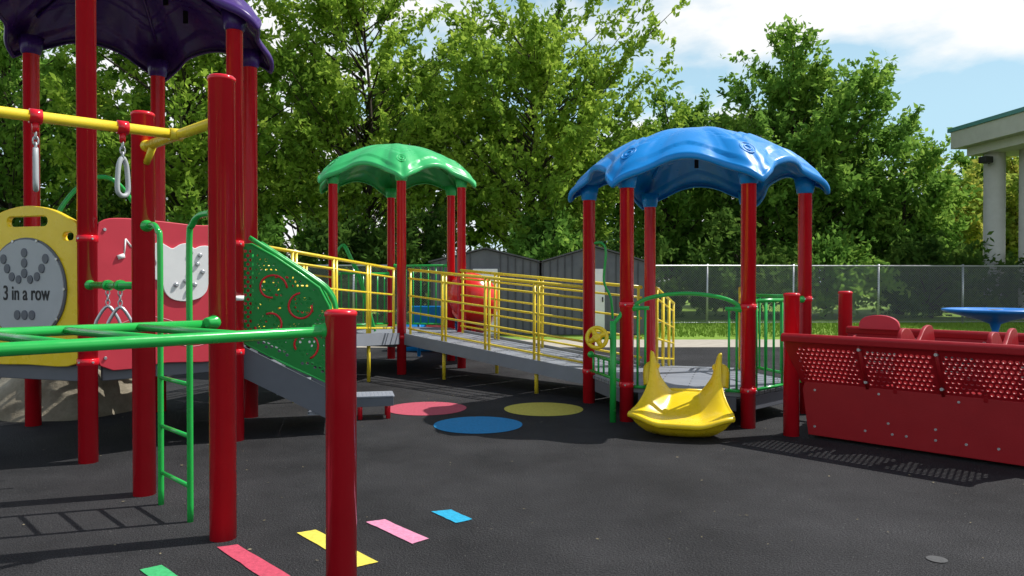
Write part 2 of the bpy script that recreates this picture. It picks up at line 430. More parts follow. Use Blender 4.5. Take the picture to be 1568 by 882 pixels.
# ------------------------------------------------------------------ guard rails (green balusters)
def guard(name, a, b, z0, z1, parent, mat=GRN, nb=5, ta=0, tb=1, toprail=True):
    g = parent
    A = Vector((*a, 0)); B = Vector((*b, 0)); d = (B-A).normalized(); P = A+d*(PR+.0); Q = B-d*(PR+.0)
    paths = []
    def p(t, z): v = P.lerp(Q, t); v.z = z; return v
    paths += [([p(ta, z0), p(tb, z0)], .016)]
    if toprail: paths += [([p(ta, z1), p(tb, z1)], .018)]
    for i in range(nb):
        t = ta+(tb-ta)*(i+.5)/nb; paths.append(([p(t, z0), p(t, z1)], .011))
    tubes(name, paths, mat, g, 10)
    if ta == 0 and toprail: lug(a[0], a[1], z1, d.x, d.y, mat, g)
    if tb == 1 and toprail: lug(b[0], b[1], z1, -d.x, -d.y, mat, g)
v = [hv(CB, i) for i in range(6)]
guard('guard_rail', v[0], v[1], DB+.02, 1.12, gB, nb=6)
guard('guard_rail', v[1], v[2], DB+.05, 1.14, gB, nb=7)
guard('guard_rail', v[4], v[5], DB+.05, .52, gB, nb=6)
guard('guard_side_infill', v[5], v[0], DB+.02, 1.05, gB, nb=2, ta=0, tb=.15)
guard('guard_side_infill', v[5], v[0], DB+.02, 1.05, gB, nb=2, ta=.86, tb=1)
A = Vector((*v[5], 0)); B = Vector((*v[0], 0))
arch = []
for t, z in ((.06, 1.06), (.10, 1.10), (.2, 1.145), (.35, 1.175), (.5, 1.185), (.65, 1.175), (.8, 1.145), (.90, 1.10), (.94, 1.06)):
    p = A.lerp(B, t); p.z = z; arch.append(p)
tube('entry_arch', catmull(arch, 4), .019, GRN, gB)
for i, z in ((5, .33), (0, .33), (1, .33), (4, .33), (5, 1.07), (0, 1.07), (1, 1.12)): collar(*v[i], z+.002*i, GRN, gB)
for vv, dz in ((CP, DP), (CG, DG)):
    for i in range(6): collar(*hv(vv, i), dz-.02, GRN, gP if vv is CP else gG)
x, y = v[4]
tube('hand_loop', catmull([(x+.05, y-.03, 1.70), (x+.13, y-.06, 1.70), (x+.17, y-.08, 1.6), (x+.15, y-.08, 1.3), (x+.22, y-.10, 1.12), (x+.24, y-.1, .9)], 6), .014, GRN, gB)
gw = grp('play_steering_wheel', (.93, 6.95, 0))
tube('wheel_post', [(.93, 6.85, 0), (.93, 6.85, .93)], .03, GRN, gw, 14)
tube('wheel_brace', catmull([(.93, 6.85, .90), (1.0, 6.88, .98), (1.04, 6.92, 1.06)], 5), .018, GRN, gw)
wc = Vector((.775, 6.80, .78)); nn = Vector((-.35, -.9, .1)).normalized(); uu = nn.cross(Vector((0, 0, 1))).normalized(); ww = nn.cross(uu)
tube('wheel_rim', [wc+(uu*math.cos(a)+ww*math.sin(a))*.092 for a in [2*math.pi*k/24 for k in range(24)]], .019, YELP, gw, 10, True)
tube('wheel_hub', [wc+nn*.03, wc+nn*.025, wc-nn*.03, wc-nn*.11], [.02, .04, .045, .02], YELP, gw, 14)
for k in range(4):
    a = k*1.571+.5; tube('wheel_spoke', [wc, wc+(uu*math.cos(a)+ww*math.sin(a))*.09], [.028, .022], YELP, gw, 8)
tube('wheel_axle', [wc-nn*.05, (.93, 6.85, .78)], .014, GRN, gw, 8)

# ------------------------------------------------------------------ yellow slide (cupped bed, high side ears, boat-shaped keel)
gs = grp('toddler_slide', (1.42, 6.35, 0))
o0 = Vector(((v[5][0]+v[0][0])/2, (v[5][1]+v[0][1])/2, 0)); out = Vector((math.cos(math.radians(-107)), math.sin(math.radians(-107)), 0)); acr = Vector((-out.y, out.x, 0))
o0 = o0+out*.05
V = []; F = []; nu, nv = 64, 48
def halfw(s): return .295+.115*sstep(.10, .85, s)
for j in range(nv+1):
    s = j/nv
    for i in range(nu+1):
        u = -1+2*i/nu; au = abs(u)
        bed = DB+.01-.185*sstep(-.05, .66, s)+.018*sstep(.80, .95, s)
        cup = sstep(.35, .97, au)
        ear = .17*math.exp(-((s-.02)/.16)**2)          # flows up into the hand-grip ears
        z = bed+cup*(.055+.13*(1-s)**1.4)+ear*sstep(.72, .98, au)
        dd = .62*s+.12*s*s*(1-au**2.6)
        p = o0+out*dd+acr*u*(halfw(s)+.03*ear); p.z = z; V.append(p)
W = nu+1
for j in range(nv):
    for i in range(nu): F.append((j*W+i, j*W+i+1, (j+1)*W+i+1, (j+1)*W+i))
border = [j*W for j in range(nv+1)]+[nv*W+i for i in range(1, nu+1)]+[j*W+nu for j in range(nv-1, -1, -1)]
cen = o0+out*.34
prev = border
for k, (sc, dz, fz) in enumerate(((1.015, .006, 1), (1.04, .004, 1), (1.055, -.012, 1), (1.05, -.030, 1), (1.02, -.038, 1), (.985, -.042, .98), (.95, -.045, .90), (.90, -.045, .72), (.82, -.04, .48), (.70, -.03, .22), (.54, 0, .03), (.4, 0, .02))):
    cur = []
    for b in border:
        q = V[b]; p = cen+(Vector((q.x, q.y, 0))-cen)*sc
        p.z = max(.006, (q.z+dz)*fz); V.append(p); cur.append(len(V)-1)
    for m in range(len(border)-1): F.append((prev[m], prev[m+1], cur[m+1], cur[m]))
    prev = cur
F.append(tuple(prev))
mesh_obj('slide_bed', V, F, YELP, gs, True)
for sgn in (-1, 1):
    b = o0+acr*sgn*.31
    P = catmull([b+out*.04+Z(.36), b+out*.02+acr*sgn*.012+Z(.45), b+acr*sgn*.012+Z(.505), b-acr*sgn*.03+Z(.525), b-acr*sgn*.06+out*.02+Z(.50)], 6)
    nn_ = len(P)
    tube('slide_ear', P, [.062-.022*i/nn_ if i < nn_-3 else .038*(nn_-i)/3.2 for i in range(nn_)], YELP, gs, 20)
tube('slide_top_lip', [o0+acr*-.27+Z(DB+.01)-out*.02, o0+acr*.27+Z(DB+.01)-out*.02], .018, YELP, gs, 12)

# ------------------------------------------------------------------ purple tower panels
vp = [hv(CP, i) for i in range(6)]
def side_frame(a, b, z):
    a = Vector((*a, 0)); b = Vector((*b, 0)); m = (a+b)/2; m.z = z
    return PM(m, b-a)
def txt(name, s, size, M, mat, parent):
    cu = bpy.data.curves.new(name, 'FONT'); cu.body = s; cu.size = size; cu.extrude = .002; cu.offset = .0008; cu.align_x = 'CENTER'
    cu.materials.append(mat); tmp = bpy.data.objects.new(name, cu); COL.objects.link(tmp)
    me = bpy.data.meshes.new_from_object(tmp.evaluated_get(bpy.context.evaluated_depsgraph_get()))
    bpy.data.objects.remove(tmp)
    ob = bpy.data.objects.new(name, me); COL.objects.link(ob)
    ob.parent = parent; ob.matrix_local = Matrix.Translation(-Vector(parent.location)) @ M
def off(M, x, y, z): return M @ Matrix.Translation((x, y, z))
gt = grp('three_in_a_row_panel', ((vp[5][0]+vp[0][0])/2, (vp[5][1]+vp[0][1])/2, 0))
M = side_frame(vp[5], vp[0], 1.26)
outl = catmull([(-.45, -.55, 0), (0, -.57, 0), (.45, -.55, 0), (.475, -.3, 0), (.47, 0, 0), (.475, .28, 0), (.47, .43, 0), (.36, .50, 0), (.20, .56, 0), (0, .585, 0), (-.20, .56, 0), (-.36, .50, 0), (-.47, .43, 0), (-.475, .28, 0), (-.47, 0, 0), (-.475, -.3, 0)], 4, True)
plate('panel', [[(p.x, p.y) for p in outl], rrect(0, .475, .40, .085, .042), rrect(.385, .36, .11, .07, .034), rrect(-.385, .36, .11, .07, .034)], .03, YELP, M, gt, .006)
plate('disc_rim', [circ(0, -.02, .375, 48)], .010, DGREY, off(M, 0, 0, .027), gt, .002)
plate('disc', [circ(0, -.02, .36, 48)], .012, PGREY, off(M, 0, 0, .033), gt, .003)
txt('lettering', '3 in a row', .122, off(M, .015, -.10, .0445) @ Matrix.Diagonal((.88, 1.25, 1, 1)), BLACK, gt)
for (x, y, r) in ((-.20, .20, .028), (-.165, .13, .027), (-.12, .07, .026), (.20, .20, .028), (.165, .13, .027), (.12, .07, .026), (0, .245, .027), (0, .17, .027), (0, .095, .027), (-.055, .05, .024), (.055, .05, .024), (-.07, -.21, .028), (0, -.21, .028), (.07, -.21, .028)):
    plate('counter', [circ(x, y, r*.95, 16, r*1.2)], .006, DGREY, off(M, 0, 0, .045), gt, .002)
for k in range(10):
    a = 2*math.pi*k/10; plate('bolt', [circ(.367*math.cos(a), -.02+.367*math.sin(a), .01, 8)], .005, STEEL, off(M, 0, 0, .042), gt, .001)
gm = grp('music_play_panel', ((vp[0][0]+vp[1][0])/2, (vp[0][1]+vp[1][1])/2, 0))
M = side_frame(vp[0], vp[1], 1.22)
outl = catmull([(-.46, -.53, 0), (0, -.54, 0), (.46, -.53, 0), (.475, -.2, 0), (.475, .2, 0), (.46, .49, 0), (.2, .51, 0), (-.1, .53, 0), (-.33, .535, 0), (-.44, .51, 0), (-.475, .42, 0), (-.475, 0, 0)], 4, True)
plate('panel', [[(p.x, p.y) for p in outl]], .03, PINK, M, gm, .006)
ol = catmull([(-.11, .33, 0), (-.06, .37, 0), (.0, .34, 0), (.04, .325, 0), (.10, .36, 0), (.16, .365, 0), (.20, .33, 0), (.25, .35, 0), (.32, .345, 0), (.345, .27, 0), (.33, .20, 0), (.365, .16, 0), (.36, .11, 0), (.31, .08, 0), (.29, .0, 0), (.23, -.055, 0), (.12, -.075, 0), (.03, -.055, 0), (-.02, .0, 0), (-.04, .07, 0), (-.10, .10, 0), (-.125, .15, 0), (-.08, .20, 0), (-.095, .26, 0)], 4, True)
plate('bell_plate', [[(p.x, p.y) for p in ol]], .014, WHITE, off(M, 0, 0, .028), gm, .003)
for (x, y) in ((.24, .28), (.22, .21), (.26, .15), (.17, .16), (.06, .05), (.15, .0), (.2, .05), (.13, .08), (.17, .30)):
    p = M @ Vector((x, y, .035)); q = M @ Vector((x, y, .055))
    tube('bell_knob', [p, p.lerp(q, .7), q], [.019, .017, .010], STEEL, gm, 12)
nt_ = [([M @ Vector((-.30, .26, .02)), M @ Vector((-.29, .39, .02))], .006), ([M @ Vector((-.29, .39, .02)), M @ Vector((-.25, .33, .02))], .006), ([M @ Vector((-.345, .25, .02)), M @ Vector((-.30, .265, .02))], .018)]
tubes('music_note', nt_, WHITE, gm, 8)
wv = []
for k in range(4):
    wv.append(([M @ Vector((-.44+.85*t, -.30-.035*k+.10*math.sin(t*5+.2*k)+.12*t*t, .019)) for t in [i/24 for i in range(25)]], .004))
tubes('staff_lines', wv, PINKL, gm, 6)
for sx in (-.43, .43):
    for sy in (-.48, .45):
        p = M @ Vector((sx, sy, .02)); tube('bolt', [p, M @ Vector((sx, sy, .03))], [.014, .01], STEEL, gm, 10)
for i in (0, 1, 5):
    for z in (.85, 1.6): collar(*vp[i], z, RED, gP)
guard('guard_rail', vp[3], vp[4], DP+.05, 1.62, gP, nb=7); guard('guard_rail', vp[4], vp[5], DP+.05, 1.62, gP, nb=7)
ca = Vector((*vp[3], 0)).lerp(Vector((*vp[4], 0)), .5); d3 = (Vector((*vp[4], 0))-Vector((*vp[3], 0))).normalized()
hoop = [ca+d3*.40+Z(1.5), ca+d3*.34+Z(1.9), ca+d3*.12+Z(2.22), ca-d3*.1+Z(2.28), ca-d3*.28+Z(2.1), ca-d3*.40+Z(1.8), ca-d3*.42+Z(1.0)]
tube('climb_hoop', catmull(hoop, 6), .02, GRN, gP)

# ------------------------------------------------------------------ stair entry with green perforated side panels
gst = grp('entry_stairs', (-1.95, 6.6, 0))
C = Vector((*vp[1], 0)); D = Vector((*vp[2], 0)); ou = Vector((math.cos(math.radians(13)), math.sin(math.radians(13)), 0)); cd = (D-C).normalized()
Lst = .78
for k in range(3):
    z = DP-.18*(k+1); c = (C+D)/2+ou*(.06+.25*(k+.5)); c.z = z-.02
    box('tread', c, (.25, .90, .035), DECK, gst, math.radians(13))
    c2 = c.copy()-ou*.115; c2.z = z+.075; box('riser', c2, (.012, .88, .15), DGREY, gst, math.radians(13), 0)
for base in (C+cd*.08, D-cd*.08):
    q = []
    for sgn in (-.012, .012):
        for (s, z) in ((.05, DP+.02), (.05, DP-.24), (Lst, .10), (Lst, .36)):
            p = base+ou*s+cd*sgn; p.z = z; q.append(p)
    mesh_obj('stringer', q, [(0, 1, 2, 3), (7, 6, 5, 4), (0, 4, 5, 1), (1, 5, 6, 2), (2, 6, 7, 3), (3, 7, 4, 0)], DGREY, gst)
    M = PM(base+cd*-.02, ou)
    ol = [(.03, .80), (.03, 1.60), (.12, 1.60), (.30, 1.50), (.50, 1.36), (.66, 1.24), (.74, 1.08), (.76, .9), (.76, .42), (.4, .60)]
    holes = []
    DECO = ((.28, 1.24, .12), (.52, 1.08, .12), (.26, .95, .12), (.54, .76, .12))
    def inside(x, y):
        top = 1.60 if x < .12 else 1.60-(x-.12)*.64
        if x > .62: top -= (x-.62)*1.2
        bot = .80-.50*(x-.03)
        return bot+.05 < y < top-.05 and .07 < x < .72
    for iy in range(34):
        for ix in range(20):
            x = .05+ix*.041+(iy % 2)*.0205; y = .5+iy*.036
            if not inside(x, y): continue
            deco = False
            for (cx, cy, r) in DECO:
                rr = math.hypot(x-cx, y-cy)
                if abs(rr-r) < .024 or rr < .03: deco = True
            if not deco: holes.append(circ(x, y, .0145, 6))
    plate('perforated_panel', [ol]+holes, .012, GRNP, M, gst, 0)
    fr = [M @ Vector((x, y, 0)) for x, y in ol]
    tube('panel_frame', fr, .013, GRN, gst, 10, True)
    for m_, (cx, cy, r) in enumerate(DECO):
        tube('panel_ornament', [M @ Vector((cx+r*(1-.35*k/20)*math.cos(m_*1.7+k*.24), cy+r*(1-.35*k/20)*math.sin(m_*1.7+k*.24), .008)) for k in range(21)], .009, RED, gst, 6)
    p = base+ou*(Lst+.02)
    tube('hand_rail', catmull([p+Z(0), p+Z(.6), p+Z(1.0), p-ou*.06+Z(1.2), p-ou*.25+Z(1.36), p-ou*.70+Z(1.66)], 6), .019, GRN, gst)
gtr = grp('transfer_step', (-1.32, 7.1, 0))
holes = []
for ix in range(9):
    for iy in range(6): holes.append(circ(-.15+ix*.0375, -.11+iy*.044, .009, 8))
plate('step_top', [rrect(0, 0, .37, .30, .02)]+holes, .012, GREY, Matrix.Translation((-1.32, 7.1, .215)) @ Matrix.Rotation(math.radians(13), 4, 'Z'), gtr, .002)
an = math.radians(13)
for dx, dy, sx, sy in ((0, -.14, .35, .015), (0, .14, .35, .015), (-.172, 0, .015, .26), (.172, 0, .015, .26)):
    c = Vector((-1.32, 7.1, .165))+Matrix.Rotation(an, 3, 'Z') @ Vector((dx, dy, 0)); box('step_skirt', c, (sx, sy, .08), DGREY, gtr, an, .002)
for dx in (-.13, .13):
    for dy in (-.10, .10):
        c = Vector((-1.32, 7.1, 0))+Matrix.Rotation(an, 3, 'Z') @ Vector((dx, dy, 0)); tube('step_leg', [c, c+Z(.2)], .022, RED, gtr, 12)

# ------------------------------------------------------------------ overhead ring bar, ladders
P340, P220, P522 = (-1.46, 3.755), (-2.24, 4.53), (-.726, 3.16)
gr = grp('overhead_ring_beam', (-1.85, 4.14, 0))
post('post', *P340, 2.33, gr); post('post', *P220, 2.325, gr)
a = Vector((*P340, 2.11)); b = Vector((*P220, 2.11)); mid = (a+b)/2; ud = Vector((-.73, -.68, 0)).normalized(); abd = (b-a).normalized()
tube('cross_beam', [a+abd*.05, b-abd*.05], .028, YEL, gr, 16)
lug(*P340, 2.11, abd.x, abd.y, YEL, gr); lug(*P220, 2.11, -abd.x, -abd.y, YEL, gr)
tube('cross_brace', [b-abd*.06+Z(-.10), b-abd*.16+Z(-.02)], .02, YEL, gr, 10)
tube('main_beam', [mid, mid+ud*3.2], .028, YEL, gr, 16)
tube('beam_weld', [mid-ud*.02, mid+ud*.05], [.034, .033], YEL, gr, 16)
e = mid+ud*3.2
post('post', e.x+.5, e.y-.5, 2.33, gr); post('post', e.x-.5, e.y+.5, 2.33, gr); tube('cross_beam', [(e.x+.5, e.y-.5, 2.11), (e.x-.5, e.y+.5, 2.11)], .028, YEL, gr, 16)
for s in (.286, .68, 1.1, 1.5, 1.9):
    p = mid+ud*s
    tube('ring_clamp', [p-ud*.028, p-ud*.026, p+ud*.026, p+ud*.028], [.031, .037, .037, .031], RED, gr, 16)
    tube('clamp_lug', [p+Z(-.03), p+Z(-.08)], [.018, .014], RED, gr, 10)
    for k in range(3):
        z = -.09-k*.03; ax = ud if k % 2 else Vector((-ud.y, ud.x, 0))
        tube('chain_link', [p+Z(z)+ax*.012*math.cos(t)+Z(1)*.022*math.sin(t) for t in [2*math.pi*i/12 for i in range(12)]], .0045, STEEL, gr, 6, True)
    ax = Vector((math.cos(s*2.2+.6), math.sin(s*2.2+.6), 0))*.62
    pr = [(0, -.16), (.035, -.19), (.05, -.25), (.055, -.33), (.03, -.355), (0, -.36), (-.03, -.355), (-.055, -.33), (-.05, -.25), (-.035, -.19)]
    tube('hand_ring', catmull([p+ax*x+Z(z) for x, z in pr], 4, True), .0125, PGREY, gr, 10, True)
gl = grp('vertical_ladder', (-1.9, 4.16, 0))
r1, r2 = Vector((-1.736, 4.01, 0)), Vector((-2.04, 4.32, 0)); q1, q2 = Vector((*P340, 0)), Vector((*P220, 0))
def near(q, r, k=.055): return q+(r-q).normalized()*k
tube('ladder_rail', catmull([r1, r1+Z(.8), r1+Z(1.5), r1+(q1-r1)*.10+Z(1.60), r1+(q1-r1)*.35+Z(1.645), near(q1, r1)+Z(1.645)], 6), .0165, GRN, gl)
tube('ladder_rail', catmull([r2, r2+Z(.8), r2+Z(1.5), r2+(q2-r2)*.10+Z(1.585), r2+(q2-r2)*.35+Z(1.63), near(q2, r2)+Z(1.63)], 6), .0165, GRN, gl)
d_ = r1-q1; lug(*P340, 1.645, d_.x, d_.y, GRN, gl); d_ = r2-q2; lug(*P220, 1.63, d_.x, d_.y, GRN, gl)
for z in (.19, .46, .74, 1.02): tube('rung', [r1+Z(z), r2+Z(z)], .012, GRN, gl)
gh = grp('horizontal_ladder', (-1.2, 3.0, 0))
post('post', *P522, 1.18, gh)
ld = Vector((-.69, -.72, 0)).normalized(); zz = 1.085
f0 = Vector((-1.02, 2.93, zz)); b0 = Vector((-1.50, 3.68, zz))
tube('side_rail', catmull([Vector((P522[0]-.05, P522[1]-.005, zz+.005)), Vector((-.83, 3.12, zz)), Vector((-.92, 3.04, zz)), f0, f0+ld*.4, f0+ld*2.6], 6), .0225, GRN, gh, 16)
tube('side_rail', [b0, b0+ld*2.9], .0225, GRN, gh, 16)
lug(*P340, zz+.01, -.3, -.95, GRN, gh); lug(*P522, zz+.005, -1, -.15, GRN, gh)
for k in range(9):
    p = f0+ld*(.02+.30*k); q = b0+ld*((p-b0).dot(ld)+.10); tube('rung', [p, q], .017, GRN, gh)
for p in (f0+ld*2.7, b0+ld*2.9): post('post', p.x, p.y, 1.18, gh)
gz = grp('stirrup_ring_bar', (-2.65, 4.95, 0))
a = Vector((*vp[0], 1.27)); b = Vector((*P220, 1.27)); dd = (b-a).normalized(); tube('bar', [a+dd*.05, b-dd*.05], .024, GRN, gz, 14)
lug(*vp[0], 1.27, dd.x, dd.y, GRN, gz); lug(*P220, 1.27, -dd.x, -dd.y, GRN, gz)
for s in (.40, .62):
    p = a.lerp(b, s); tube('clamp', [p-dd*.025, p+dd*.025], .036, GRN, gz, 12)
    for k in range(3):
        ax = dd if k % 2 else Vector((-dd.y, dd.x, 0))
        tube('chain_link', [p+Z(-.05-.033*k)+ax*.012*math.cos(t)+Z(.022*math.sin(t)) for t in [2*math.pi*i/12 for i in range(12)]], .0045, STEEL, gz, 6, True)
    ax = Vector((.95, .3, 0))
    tube('stirrup', catmull([p+ax*x+Z(z) for x, z in ((0, -.14), (.06, -.22), (.075, -.28), (.04, -.30), (-.04, -.30), (-.075, -.28), (-.06, -.22))], 4, True), .011, STEEL, gz, 8, True)
px, py = vp[1]; tube('label', [(px, py, 1.14), (px, py, 1.18)], PR+.002, WHITE, gP, 24)

# ------------------------------------------------------------------ moulded boulder
BX, BY = -4.45, 7.55
gb = grp('climbing_boulder', (BX, BY, 0))
V = []; F = []; na, nz = 56, 18
for j in range(nz+1):
    t = j/nz
    for i in range(na):
        a = 2*math.pi*i/na
        if t < .65: rr = .70-.16*(t/.65)**1.5; z = .42*t/.65
        else: k = (t-.65)/.35; rr = .54*math.cos(k*1.45); z = .42+.09*math.sin(k*1.57)
        nz_ = noise.noise(Vector((math.cos(a)*1.4, math.sin(a)*1.4, z*3)))*.16+noise.noise(Vector((math.cos(a)*4, math.sin(a)*4, z*9)))*.06
        rr *= 1+nz_; V.append((BX+rr*math.cos(a), BY+rr*math.sin(a), z+noise.noise(Vector((math.cos(a)*rr*4, math.sin(a)*rr*4, 2)))*.05*t))
for j in range(nz):
    for i in range(na): F.append((j*na+i, j*na+(i+1) % na, (j+1)*na+(i+1) % na, (j+1)*na+i))
F.append(tuple(range(nz*na, (nz+1)*na)))
mesh_obj('rock_body', V, F, ROCK, gb, True)
tube('hand_hold', [(BX+.25, BY-.3, .46), (BX+.25, BY-.3, .53), (BX+.25, BY-.3, .55)], [.06, .05, .02], GRNR, gb, 12)

# ------------------------------------------------------------------ small extras on green tower
vg = [hv(CG, i) for i in range(6)]
guard('guard_rail', vg[4], vg[5], DG+.05, 1.42, gG, nb=7)
guard('guard_rail', vg[2], vg[3], DG+.05, 1.55, gG, nb=7)
guard('guard_rail', vg[3], vg[4], DG+.05, 1.42, gG, nb=7)
guard('guard_rail', vg[1], vg[2], DG+.05, 1.42, gG, nb=2, ta=0, tb=.25)
gc = grp('arch_climber', (-2.5, 10.4, 0))
for o in (0, .42):
    ox, oy = -2.42-.25*o, 10.9+.9*o
    tube('climber_rail', catmull([(ox-.28, oy-.1, 0), (ox-.26, oy-.1, .9), (ox-.18, oy-.05, 1.55), (ox-.05, oy, 1.83), (ox+.08, oy, 1.62), (ox+.2, oy+.1, 1.3), (ox+.38, oy+.2, .55)], 6), .018, GRN, gc)
gt2 = grp('tube_slide', (-.8, 12.2, 0))
TR = paint('bright_red_plastic', (.80, .025, .02), .2)
P = catmull([(-.80, 11.9, 1.02), (-.66, 12.05, 1.00), (-.58, 12.5, .90), (-.70, 13.1, .66), (-1.1, 13.7, .40), (-1.4, 13.9, .32)], 8)
tube('slide_tube', P, .34, TR, gt2, 36)
# bulbous entry hood
V = []; F = []; hc = Vector((-.62, 11.98, 1.03))
for j in range(17):
    ph = math.pi*j/16
    for i in range(32):
        a = 2*math.pi*i/32
        V.append(hc+Vector((.42*math.sin(ph)*math.cos(a), .40*math.sin(ph)*math.sin(a), .40*math.cos(ph)-.06*math.sin(ph)*math.cos(a))))
for j in range(16):
    for i in range(32): F.append((j*32+i, (j+1)*32+i, (j+1)*32+(i+1) % 32, j*32+(i+1) % 32))
mesh_obj('entry_hood', V, F, TR, gt2, True)
tube('slide_exit', [(-1.35, 13.9, .30), (-1.7, 13.95, .24), (-2.1, 13.95, .2)], [.30, .32, .26], BLU, gt2, 20)
tube('slide_support', [(-.65, 12.5, 0), (-.65, 12.5, .6)], .04, RED, gt2, 12)
gbp = grp('blue_crawl_panel', (-1.2, 12.9, 0))
box('panel', (-1.3, 12.75, .72), (.85, .04, .30), BLU, gbp, 0, .015); tube('leg', [(-1.6, 12.8, 0), (-1.6, 12.8, .6)], .03, BLU, gbp); tube('leg', [(-.95, 12.8, 0), (-.95, 12.8, .6)], .03, BLU, gbp)

# ------------------------------------------------------------------ red play boat
gbo = grp('play_boat', (3.2, 6.0, 0))
U = Vector((.705, -.709, 0)); NN = Vector((.709, .705, 0)); P0 = Vector((2.47, 6.18, 0))
def W3(s, n, z): p = P0+U*s+NN*n; p.z = z; return p
Lb = 1.60
def hullside(n0, sgn, name):
    M = PM(P0+NN*n0, U)
    plate(name+'_lower', [[(0, .03), (Lb+.1, .03), (Lb+.1, .46), (-.03, .46), (-.05, .40)]], .016, REDP, M, gbo, .004)
    p0 = W3(-.10, n0, .455); up = (NN*sgn*.22+Vector((0, 0, .40))).normalized()
    M2 = PM(p0, U, up); hgt = .43; Lp = Lb+.12
    holes = []
    for (s0, s1) in ((.07, .52), (.60, 1.06), (1.14, 1.66)):
        nx = int((s1-s0)/.039)
        for iy in range(8):
            for ix in range(nx+1):
                x = s0+ix*.039+(iy % 2)*.0195
                if x > s1: continue
                holes.append(circ(x, .05+iy*.041, .0145, 8))
    plate(name+'_perforated', [[(0.03, 0), (Lp, 0), (Lp, hgt), (-.02, hgt), (-.03, hgt-.1)]]+holes, .010, REDP, M2, gbo, .0)
    tp = p0+up*hgt
    V = []
    for s in (-.04, Lp+.01):
        c = tp+U*s
        for (a, b) in ((-.03, -.03), (.03, -.03), (.035, .02), (.015, .04), (-.015, .04), (-.035, .02)):
            V.append(c+NN*a+Z(b))
    F = [(i, (i+1) % 6, (i+1) % 6+6, i+6) for i in range(6)]+[(5, 4, 3, 2, 1, 0), (6, 7, 8, 9, 10, 11)]
    ob = mesh_obj(name+'_cap', V, F, REDP, gbo)
    bv = ob.modifiers.new('b', 'BEVEL'); bv.width = .01; bv.segments = 3
    for s in (.565, 1.10):
        tube('strut', [p0+U*s+NN*sgn*.008, p0+U*s+up*hgt+NN*sgn*.008], .014, REDP, gbo, 8)
        for h in (.06, .36):
            c = p0+U*s+up*h; tube('bolt', [c, c+NN*sgn*.03], [.018, .012], STEEL, gbo, 8)
    for (s, z) in ((.05, .40), (.05, .10), (.45, .12), (.65, .12), (.75, .12), (.95, .12), (1.15, .12), (1.35, .12), (1.6, .12), (.55, .42), (1.1, .42), (.95, .2), (.62, .2)):
        c = W3(s, n0, z); tube('bolt', [c, c+NN*sgn*.016], [.014, .009], STEEL, gbo, 8)
hullside(0, -1, 'near_side'); hullside(.95, 1, 'far_side')
box('boat_floor', W3(Lb/2, .475, .12), (Lb, .9, .03), DECK, gbo, math.atan2(U.y, U.x))
for s in (.0, Lb+.06):
    M = PM(W3(s, .475, 0), NN); w = .46
    plate('bulkhead', [[(-w, .05), (w, .05), (w, .48), (.52, .80), (.3, .74), (0, .70), (-.3, .74), (-.52, .80), (-w, .48)]], .016, REDP, M, gbo, .003)
for s in (.52, 1.12):
    box('bench_seat', W3(s, .475, .40), (.26, .84, .03), REDP, gbo, math.atan2(U.y, U.x), .01)
    M = PM(W3(s+.15, .475, 0), NN)
    ol = catmull([(-.42, .38, 0), (.42, .38, 0), (.44, .7, 0), (.38, .90, 0), (.2, .91, 0), (0, .80, 0), (-.2, .91, 0), (-.38, .90, 0), (-.44, .7, 0)], 4, True)
    plate('bench_back', [[(p.x, p.y) for p in ol]], .02, REDP, M, gbo, .006)
ol = [(math.cos(a)*.17, max(0, math.sin(a))**.6*.12) for a in [math.pi*i/16 for i in range(17)]]
plate('bow_crest', [ol], .03, PINK, PM(W3(.17, 1.1, .86), U), gbo, .006)
wc = W3(Lb+.08, .30, .78)
tube('white_wheel', [wc+NN*.14*math.cos(a)+Z(.14*math.sin(a)) for a in [2*math.pi*k/24 for k in range(24)]], .016, WHITE, gbo, 8, True)
post('corner_post', 2.35, 6.26, 1.20, gbo); post('corner_post', 3.31, 7.40, 1.20, gbo)

# ------------------------------------------------------------------ blue spinner dish
gd = grp('spinner_dish', (7.85, 12.1, 0))
V = []; F = []; prof = [(0.0, .72), (.2, .725), (.5, .76), (.68, .82), (.72, .845), (.76, .84), (.77, .82), (.74, .795), (.50, .73), (.22, .66), (.08, .60), (.05, .5), (.05, .0)]
for r, z in prof:
    for i in range(40):
        a = 2*math.pi*i/40; V.append((7.85+(r+1e-4)*math.cos(a), 12.1+(r+1e-4)*math.sin(a), z))
for j in range(len(prof)-1):
    for i in range(40): F.append((j*40+i, j*40+(i+1) % 40, (j+1)*40+(i+1) % 40, (j+1)*40+i))
mesh_obj('dish', V, F, paint('blue_plastic', (.01, .20, .62), .35), gd, True)
tube('centre_handle', [(7.85, 12.1, .70), (7.85, 12.1, .82), (7.85, 12.1, .84)], [.03, .03, .12], STEEL, gd, 16)

